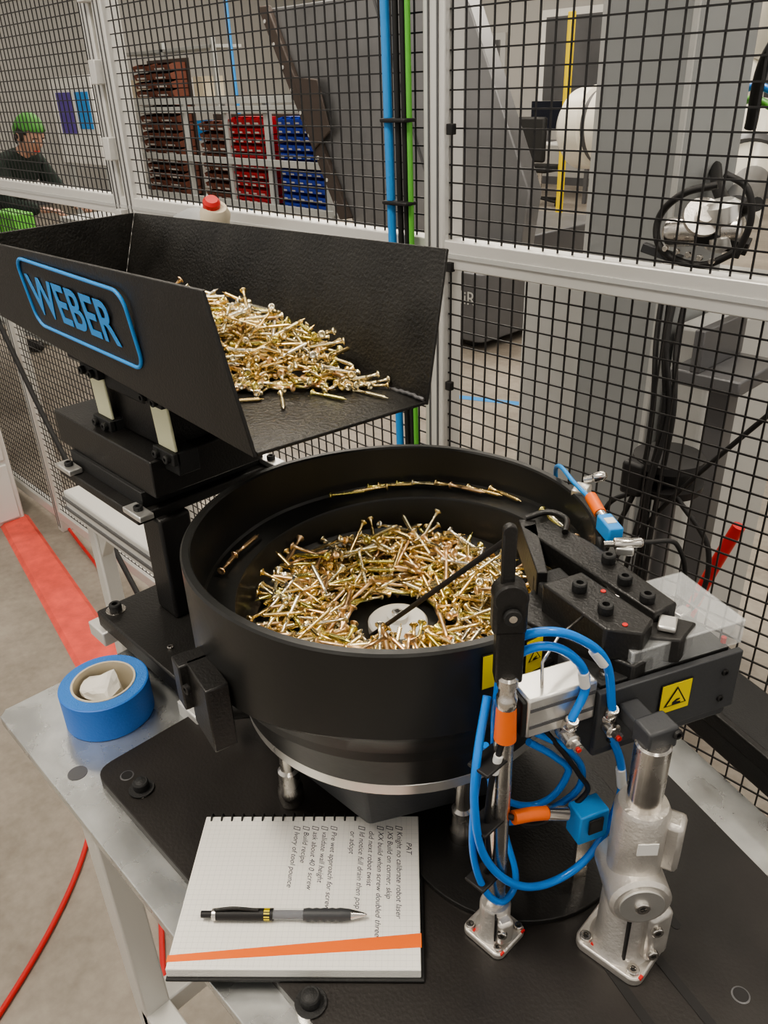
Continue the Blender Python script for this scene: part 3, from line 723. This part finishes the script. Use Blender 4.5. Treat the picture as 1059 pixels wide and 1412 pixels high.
tube('handle',rh,'red',[(-.44,1.22,-.0),(-.47,1.22,-.10),(-.50,1.22,-.22)],.011)
tube('grip',rh,'rubber',[(-.50,1.22,-.22),(-.55,1.22,-.36)],.012)
cyl('holder',rh,'greyd',(-.55,1.24,FZ),(-.55,1.24,-.3),.01)
# industrial robot
rb=empty('industrial_robot')
cyl('base',rb,'robot',(-.60,2.85,FZ),(-.60,2.85,-.2),.22,.18,seg=40)
cyl('shoulder',rb,'robot',(-.60,2.85,-.2),(-.60,2.85,.3),.17,.16,seg=40)
lathe('lower_arm',rb,'robot',(-.62,2.80,.2),(-.35,-.05,.45),[(.15,0),(.13,.2),(.13,.4),(.10,.55)],36)
# long upper arm passing behind the column
lathe('upper_arm',rb,'robot',(-1.86,2.78,.50),(.95,-.14,.07),[(.05,-.03),(.11,.0),(.135,.03),(.14,.12),(.125,.13),(.125,.15),(.14,.16),(.14,.5),(.15,.6),(.15,.85),(.12,.95)],44)
lathe('arm_ring',rb,'greyd',(-1.86,2.78,.50),(.95,-.14,.07),[(.127,.128),(.128,.152)],44)
lathe('elbow_joint',rb,'robot',(-1.07,2.28,.62),(.62,.35,.05),[(.05,0),(.092,.010),(.10,.025),(.10,.075),(.092,.077),(.092,.088),(.10,.09),(.10,.24),(.07,.26)],40)
lathe('joint_groove',rb,'greyd',(-1.07,2.28,.62),(.62,.35,.05),[(.0935,.076),(.0935,.089)],40)
lathe('joint_cap',rb,'greyl',(-1.075,2.277,.62),(.62,.35,.05),[(.045,-.004),(.05,.0),(.05,.02)],30)
lathe('forearm',rb,'robot',(-.98,2.32,.70),(.16,-.05,.5),[(.085,0),(.10,.05),(.09,.2),(.075,.5)],36)
lathe('wrist',rb,'robot',(-.98,2.28,.56),(.10,-.25,-.30),[(.075,0),(.078,.05),(.06,.13),(.05,.30)],30)
lathe('wrist_ring',rb,'greyd',(-.96,2.22,.49),(.10,-.25,-.30),[(.070,0),(.072,.004),(.072,.02),(.06,.024)],30)
tube('cable_blue',rb,'blue',[(-.90,1.95,.625),(-.84,1.93,.64),(-.74,1.9,.61),(-.6,1.9,.635)],.008)
tube('cable_green',rb,'green',[(-.90,1.94,.60),(-.84,1.92,.615),(-.74,1.89,.585),(-.6,1.89,.61)],.008)
tube('cable_black',rb,'rubber',[(-.83,1.9,.56),(-.80,1.86,.70),(-.72,1.85,.77),(-.6,1.9,.75)],.013)
tube('cable_black_b',rb,'rubber',[(-.80,1.7,.50),(-.74,1.6,.47),(-.66,1.5,.45),(-.60,1.45,.47)],.012)
# gripper in front of the column
lathe('tool_arm',rb,'greyd',(-.90,2.12,.42),(.24,-.62,.02),[(.045,0),(.04,.2),(.03,.60)],26)
lathe('gripper_motor',rb,'steel',(-.745,1.42,.415),(.9,.15,.10),[(.016,0),(.024,.006),(.026,.014),(.026,.06),(.020,.065),(.020,.10),(.026,.105),(.026,.13),(.018,.135)],28)
lathe('gripper_body',rb,'alu',(-.655,1.43,.475),(.1,.1,-.6),[(.022,0),(.032,.008),(.032,.035),(.024,.038),(.024,.055),(.032,.058),(.032,.075),(.02,.085)],28)
lathe('gripper_disc',rb,'cast',(-.675,1.41,.445),(.5,-.5,.45),[(.030,0),(.034,.003),(.034,.012),(.014,.013),(.014,.020)],28)
box('gripper_flange',rb,'rubber',(-.64,1.43,.41),(.09,.03,.022),rot=Euler((.2,.2,.3)))
box('gripper_finger',rb,'housing',(-.735,1.40,.382),(.075,.016,.016),rot=Euler((0,.25,.2)))
box('gripper_finger_b',rb,'steel',(-.70,1.40,.365),(.06,.014,.012),rot=Euler((0,-.1,.2)))
tube('gripper_hose',rb,'rubber',[(-.66,1.42,.50),(-.71,1.40,.485),(-.75,1.40,.44),(-.73,1.39,.39),(-.66,1.40,.37),(-.60,1.41,.40)],.0065)
tube('gripper_hose_b',rb,'rubber',[(-.64,1.40,.52),(-.60,1.40,.50),(-.585,1.40,.45),(-.60,1.40,.39)],.006)
for t in range(5): cyl('gripper_bolt',rb,'steel',(-.72+t*.022,1.385,.395-t*.003),(-.72+t*.022,1.378,.395-t*.003),.005,seg=12)
# ------------------------------------------------------------------ mid background
mr=empty('mobile_robot_cart')
prism('body',mr,'greyd',rrect(-4.15,-3.25,3.95,4.6,.06),FZ+.06,FZ+.50,.01)
bx('top_plate',mr,'blk',-4.1,-3.3,4.0,4.55,FZ+.50,FZ+.52,.004)
for X in(-4.0,-3.4):
    for Y in(4.05,4.5): cyl('wheel',mr,'rubber',(X-.03,Y,FZ+.07),(X+.03,Y,FZ+.07),.07)
text('marking',mr,'greyl','MiR',.12,basis((-3.50,3.945,FZ+.30),(1,0,0),(0,0,1),(0,-1,0)),.001)
mg=empty('machine_enclosure')
def prismY(name,parent,m,pts,y0,y1,bevel=.01):
    n=len(pts);vs=[(x,y0,z) for x,z in pts]+[(x,y1,z) for x,z in pts]
    fs=[tuple(range(n)),tuple(reversed(range(n,2*n)))]+[(i,(i+1)%n,n+(i+1)%n,n+i) for i in range(n)]
    return meshobj(name,parent,m,vs,fs,bevel=bevel)
prismY('inclined_panel',mg,'panel',[(-6.15,1.24),(-5.2,-.4),(-3.5,-.4),(-3.45,0),(-4.0,1.1),(-4.1,1.24)],4.65,4.8)
prismY('edge_frame',mg,'frameb',[(-6.23,1.26),(-5.35,-.32),(-5.22,-.30),(-6.10,1.26)],4.6,4.65)
prismY('panel_seam',mg,'greyd',[(-4.9,1.2),(-4.2,-.38),(-4.18,-.38),(-4.88,1.2)],4.64,4.65,0)
for i in range(9):
    t=i/9;cyl('frame_hole',mg,'greyl',(-6.14+.85*t,4.60,1.15-1.5*t),(-6.14+.85*t,4.595,1.15-1.5*t),.015,seg=10)
bx('lower_body',mg,'greyd',-5.3,-3.5,4.8,5.8,FZ,-.3,.01)
bx('leg',mg,'grey',-5.2,-5.1,4.66,4.8,FZ,-.3,.01)
prismY('patch_dark',mg,'frameb',[(-5.80,.75),(-5.5,.72),(-5.38,.35),(-5.62,.20)],4.58,4.6)
def bins(parent,m,x0,x1,y,z0,z1,nx,nz,d=.18):
    w=(x1-x0)/nx;h=(z1-z0)/nz
    vs=[];fs=[]
    for i in range(nx):
        for j in range(nz):
            a0=x0+i*w+w*.04;a1=x0+(i+1)*w-w*.04;c0=z0+j*h;c1=c0+h*.90;cm=c0+h*.66
            b=len(vs)
            for X in(a0,a1):
                vs+= [(X,y,c0),(X,y-.02,cm),(X,y+d*.35,c1),(X,y+d,c1),(X,y+d,c0)]
            fs+= [(b,b+1,b+2,b+3,b+4),(b+9,b+8,b+7,b+6,b+5),(b,b+5,b+6,b+1),(b+4,b+3,b+8,b+9),(b,b+4,b+9,b+5),(b+3,b+2,b+7,b+8)]
    meshobj('bins',parent,m,vs,fs)
    vs=[];fs=[]
    for i in range(nx):
        for j in range(nz):
            a0=x0+i*w+w*.25;a1=x0+(i+1)*w-w*.25;c0=z0+j*h+h*.12;c1=c0+h*.2;b=len(vs)
            vs+=[(a0,y-.024,c0),(a1,y-.024,c0),(a1,y-.028,c1),(a0,y-.028,c1)];fs.append((b,b+1,b+2,b+3))
    meshobj('bin_labels',parent,'greyl',vs,fs)
rk=empty('parts_bin_rack')
bins(rk,'brown',-9.15,-8.35,5.,-.35,.95,2,16)
bins(rk,'brown',-7.95,-7.45,5.,-.35,.40,3,8)
bins(rk,'redbin',-7.40,-6.85,5.,-.35,.44,4,10)
bins(rk,'bluebin',-6.62,-5.98,5.,-.35,.44,5,11)
bx('back_panel_a',rk,'frameb',-9.17,-8.33,5.19,5.21,-.4,.98,0);bx('back_panel_b',rk,'frameb',-7.97,-5.96,5.19,5.21,-.4,.45,0)
for X in(-9.3,-8.2,-7.42,-6.75,-5.9):
    bx('upright',rk,'rack',X-.03,X+.03,4.96,5.02,FZ,.62,.004)
for Z in(-.55,-.36,.04,.5,.58): bx('shelf_beam',rk,'rack',-9.3,-5.85,4.93,4.97,Z-.03,Z+.03,.003)
bx('shelf',rk,'rack',-9.3,-5.85,4.99,5.3,-.40,-.37,.003)
rk2=empty('storage_shelf')
for X in(-13.2,-11.9,-10.6): bx('upright',rk2,'rack',X-.03,X+.03,7.0,7.06,FZ,1.3,.004)
for Z in(-.6,0.,.55,1.2): bx('beam',rk2,'rack',-13.2,-10.6,7.0,7.5,Z-.02,Z+.02,.003)
for i in range(8): 
    bx('carton',rk2,['tan','whitep','bluep'][i%3],-13.1+i*.31,-12.85+i*.31,7.05,7.4,.02 if i%2 else .57,.28 if i%2 else .85,.004)
wm=empty('ceiling_hose_drop')
tube('blue_drop',wm,'bluep',[(-7.6,5.25,3.40),(-7.6,5.25,.9),(-7.55,5.25,-.2),(-7.55,5.25,FZ)],.02)
yp=empty('yellow_guard_post')
cyl('post',yp,'yelp',(-5.44,7.9,FZ),(-5.44,7.9,1.25),.04)
cyl('foot',yp,'yelp',(-5.44,7.9,FZ),(-5.44,7.9,FZ+.02),.12)
dk=empty('office_desk')
bx('top',dk,'whitep',-8.2,-6.6,10.2,10.9,-.17,-.14,.005)
for X in(-8.15,-6.65):
    for Y in(10.25,10.85): bx('leg',dk,'greyd',X-.025,X+.025,Y-.025,Y+.025,FZ,-.17,.003)
bx('monitor',dk,'screen',-7.9,-7.3,10.6,10.64,0.0,.38,.005);bx('monitor_stand',dk,'greyd',-7.62,-7.58,10.6,10.65,-.14,.02,.003);bx('monitor_foot',dk,'greyd',-7.75,-7.45,10.5,10.75,-.14,-.13,.003)
ch=empty('office_chair')
box('seat',ch,'blkm',(-7.1,9.8,-.42),(.5,.48,.08),bevel=.03);box('back',ch,'blkm',(-7.1,9.56,-.05),(.46,.08,.55),bevel=.03)
cyl('stem',ch,'steel',(-7.1,9.8,-.82),(-7.1,9.8,-.45),.03)
for i in range(5):
    a=2*pi*i/5;cyl('spoke_%d'%i,ch,'blkm',(-7.1,9.8,-.80),(-7.1+.3*cos(a),9.8+.3*sin(a),-.84),.02);cyl('caster_%d'%i,ch,'rubber',(-7.1+.3*cos(a)-.015,9.8+.3*sin(a),-.87),(-7.1+.3*cos(a)+.015,9.8+.3*sin(a),-.87),.03)
bb=empty('door_1')
bx('leaf',bb,'greyd',-10.6,-9.6,11.93,11.99,FZ,1.25,.01);bx('frame',bb,'greyl',-10.7,-9.5,11.95,12.0,FZ,1.35,.01)
w1=empty('window_1')
bx('glass',w1,'greyd',-8.7,-7.6,11.95,11.99,.35,1.5,.005);bx('frame',w1,'whitep',-8.8,-7.5,11.97,12.0,.25,1.6,.005)
ft=empty('floor_marking_tape')
meshobj('blue_line',ft,'bluep',[(-3.3,3.0,FZ+.001),(-2.3,3.43,FZ+.001),(-2.32,3.48,FZ+.001),(-3.32,3.05,FZ+.001)],[(0,1,2,3)])
wb=empty('assembly_workbench')
bx('top',wb,'greyl',-5.6,-3.3,1.45,1.70,.02,.06,.005)
bx('beam',wb,'rack',-5.6,-3.3,1.43,1.46,-.06,.02,.004)
for X in(-5.5,-3.4):
    for Y in(1.5,1.66): bx('leg',wb,'rack',X-.025,X+.025,Y-.025,Y+.025,FZ,.02,.003)
bx('shelf',wb,'rack',-5.6,-3.3,1.45,1.70,-.4,-.37,.003)
for i in range(3): bx('green_bin',wb,'green',-4.40+i*.10,-4.32+i*.10,1.5,1.60,.06,.18,.005)
bx('yellow_bin',wb,'yel',-4.50,-4.43,1.5,1.60,.06,.15,.005)
t2=empty('side_workbench')
bx('top',t2,'greyl',-5.02,-4.5,2.10,2.9,-.01,.03,.005)
for X in(-4.97,-4.55):
    for Y in(2.15,2.85): bx('leg',t2,'rack',X-.025,X+.025,Y-.025,Y+.025,FZ,-.01,.003)
nbz=empty('notice_board')
bx('board',nbz,'whitep',-9.7,-8.7,4.25,4.3,.0,.85,.005);bx('poster',nbz,mat('poster_purple',(.12,.08,.35),.6),-9.55,-9.2,4.24,4.251,.3,.7,0);bx('poster_b',nbz,'bluep',-9.1,-8.8,4.24,4.251,.35,.7,0)
for X in(-9.65,-8.75): bx('post',nbz,'rack',X-.03,X+.03,4.28,4.33,FZ,.85,.003)
# ------------------------------------------------------------------ person
ps=empty('standing_worker')
PO=Vector((-5.77,2.05,FZ))
fd=Vector((.90,.42,0)).normalized()
sd=Vector((-fd.y,fd.x,0))
KS=.92
def PP(f,s,z): return PO+(fd*f+sd*s+Vector((0,0,z)))*KS
def skin(name,m,verts,edges,rad,root=0,sub=2):
    me=bpy.data.meshes.new(name);me.from_pydata([tuple(v) for v in verts],edges,[]);me.update()
    o=bpy.data.objects.new(name,me);link(o,ps,m)
    md=o.modifiers.new('skin','SKIN')
    for i,r in enumerate(rad):
        sv=me.skin_vertices[0].data[i];sv.radius=(r,r) if not isinstance(r,tuple) else r;sv.use_root=(i==root)
    md.use_smooth_shade=True
    s=o.modifiers.new('sub','SUBSURF');s.levels=sub;s.render_levels=sub
    return o
verts=[PP(-.04,0,.92),PP(.03,0,1.07),PP(.14,0,1.21),PP(.24,0,1.32),PP(.29,0,1.38),
  PP(.23,.17,1.31),PP(.34,.25,1.08),PP(.52,.17,1.03),
  PP(.23,-.17,1.31),PP(.32,-.26,1.07),PP(.50,-.17,1.03)]
skin('jacket','shirt',verts,[(0,1),(1,2),(2,3),(3,4),(3,5),(5,6),(6,7),(3,8),(8,9),(9,10)],[(.15,.12),(.14,.115),(.15,.125),(.12,.10),.060,.072,.052,.040,.072,.052,.040])
verts=[PP(-.04,0,.95),PP(-.04,.09,.86),PP(.02,.10,.50),PP(-.02,.10,.10),PP(-.04,-.09,.86),PP(.03,-.10,.50),PP(0,-.10,.10)]
skin('trousers','trous',verts,[(0,1),(1,2),(2,3),(0,4),(4,5),(5,6)],[.13,.095,.065,.05,.095,.065,.05])
for s in(-.10,.10):
    skin('shoe','rubber',[PP(-.05,s,.05),PP(.06,s,.045),PP(.17,s,.035)],[(0,1),(1,2)],[.045,.045,.035],sub=1)
skin('neck','skin',[PP(.27,0,1.34),PP(.34,0,1.42)],[(0,1)],[.055,.052])
Hc=PP(.39,0,1.48);hd=(fd*.85+Vector((.1,-.20,-.50))).normalized();hu=(Vector((0,0,1))-hd*hd.z).normalized();hs=hu.cross(hd)
def HP(f,s,u): return Hc+hd*f+hs*s+hu*u
bm=bmesh.new();bmesh.ops.create_uvsphere(bm,u_segments=32,v_segments=24,radius=1)
for v in bm.verts:
    x,y,z=v.co
    w=.075*(1-.22*max(0,-z));dpt=.095*(1-.1*max(0,-z));hh=.115
    v.co=HP(x*dpt+(.012 if x>.3 and z<-.5 else 0),y*w,z*hh)
me=bpy.data.meshes.new('head');bm.to_mesh(me);bm.free();o=bpy.data.objects.new('head',me);link(o,ps,'skin');sm(o,80)
skin('nose','skin',[HP(.088,0,.012),HP(.106,0,-.02)],[(0,1)],[.010,.015],sub=2)
for s in(-1,1):
    lathe('eye',ps,'whitep',HP(.082,s*.030,.010),hd,[(.004,0),(.010,.003),(.008,.007),(.001,.009)],14)
    lathe('pupil',ps,'ink',HP(.0895,s*.030,.010),hd,[(.005,0),(.001,.003)],10)
    lathe('ear',ps,'skin',HP(-.002,s*.070,-.005),hs*s,[(.012,0),(.024,.006),(.020,.014),(.006,.012)],16)
    tube('eyebrow',ps,'hair',[HP(.086,s*.045,.028),HP(.092,s*.03,.033),HP(.092,s*.015,.029)],.003)
tube('mouth',ps,'red',[HP(.082,-.022,-.055),HP(.092,0,-.053),HP(.082,.022,-.055)],.003)
def cap(name,m,f0,ku,kz):
    bm=bmesh.new();bmesh.ops.create_uvsphere(bm,u_segments=32,v_segments=24,radius=1)
    dl=[v for v in bm.verts if (v.co.z<kz and v.co.x>-.1) or v.co.z<kz-.4 or (v.co.x>.55 and v.co.z<.42)];bmesh.ops.delete(bm,geom=dl,context='VERTS')
    for v in bm.verts:
        x,y,z=v.co;k=1+.05*noise.noise(v.co*9);v.co=HP(x*.104*k*ku-.003,y*.084*k*ku,z*.126*k*ku)
    me=bpy.data.meshes.new(name);bm.to_mesh(me);bm.free();o=bpy.data.objects.new(name,me);link(o,ps,m);sm(o,80)
    o.modifiers.new('s','SOLIDIFY').thickness=.008
cap('hair','hair',0,1.0,-.15);cap('green_cap','capg',0,1.06,.35)
for s,w in ((1,PP(.52,.17,1.03)),(-1,PP(.50,-.17,1.03))):
    hdv=(fd*.9-sd*s*.35+Vector((0,0,-.05))).normalized();hsd=Vector((0,0,1)).cross(hdv)
    skin('palm',('skin'),[w,w+hdv*.05,w+hdv*.085],[(0,1),(1,2)],[(.026,.022),(.030,.018),(.032,.015)])
    for k in range(4):
        off=(k-1.5)*.019;Lf=[.066,.078,.073,.058][k]
        b=w+hdv*.08+hsd*off
        skin('finger_%d'%k,'skin',[b,b+hdv*Lf*.5+Vector((0,0,-.006)),b+hdv*Lf*.8+Vector((0,0,-.022)),b+hdv*Lf+Vector((0,0,-.036))],[(0,1),(1,2),(2,3)],[.0095,.009,.0085,.007],sub=1)
    b=w+hdv*.03-hsd*s*.028
    skin('thumb','skin',[b,b+hdv*.03-hsd*s*.018+Vector((0,0,-.01)),b+hdv*.055-hsd*s*.022+Vector((0,0,-.02))],[(0,1),(1,2)],[.012,.010,.0085],sub=1)
# ------------------------------------------------------------------ camera & light
p=radians(28.2); r=radians(2.1); a=radians(43); f=1100.
R0=Vector((sin(a),cos(a),0));F0=Vector((-cos(a),sin(a),0));Z=Vector((0,0,1))
Vv=F0*cos(p)-Z*sin(p);U0=F0*sin(p)+Z*cos(p)
Rr=R0*cos(r)-U0*sin(r);Uu=U0*cos(r)+R0*sin(r)
cam=bpy.data.cameras.new('camera');cam.sensor_fit='VERTICAL';cam.sensor_height=24;cam.lens=f/1412*24;cam.clip_start=.02;cam.clip_end=60
co=bpy.data.objects.new('camera',cam);COL.objects.link(co)
Bk=-Vv
co.matrix_world=Matrix(((Rr.x,Uu.x,Bk.x,0),(Rr.y,Uu.y,Bk.y,0),(Rr.z,Uu.z,Bk.z,.67),(0,0,0,1)))
SC.camera=co
def area(name,loc,target,size,power,col=(1,.92,.80)):
    l=bpy.data.lights.new(name,'AREA');l.shape='RECTANGLE';l.size=size[0];l.size_y=size[1];l.energy=power;l.color=col
    o=bpy.data.objects.new(name,l);COL.objects.link(o);o.location=loc
    o.rotation_euler=(Vector(target)-Vector(loc)).to_track_quat('-Z','Y').to_euler();return o
area('key_ceiling_light',(-1.0,-.6,2.9),(-.5,.5,0),(1.3,.5),54)
area('ceiling_light_b',(.8,1.4,3.0),(-.4,.5,0),(1.3,.5),38)
area('ceiling_light_c',(-2.2,2.2,3.0),(-1.2,1.2,0),(1.3,.5),54)
area('ceiling_light_d',(-6,4,3.2),(-6,4,-.9),(3,2),110)
area('ceiling_light_e',(-9,8,3.2),(-9,8,-.9),(4,3),150)
area('ceiling_light_f',(-3.5,7,3.2),(-3.5,7,-.9),(3,3),110)
W=bpy.data.worlds.new('World');SC.world=W;W.use_nodes=True
W.node_tree.nodes['Background'].inputs[0].default_value=(1,.95,.88,1);W.node_tree.nodes['Background'].inputs[1].default_value=.62
SC.view_settings.view_transform='AgX'
try: SC.view_settings.look='AgX - Medium High Contrast'
except Exception: pass
SC.view_settings.exposure=0.28
bpy.context.view_layer.update()
for o in list(COL.objects):
    if o.parent is None: o.location.z+=.9
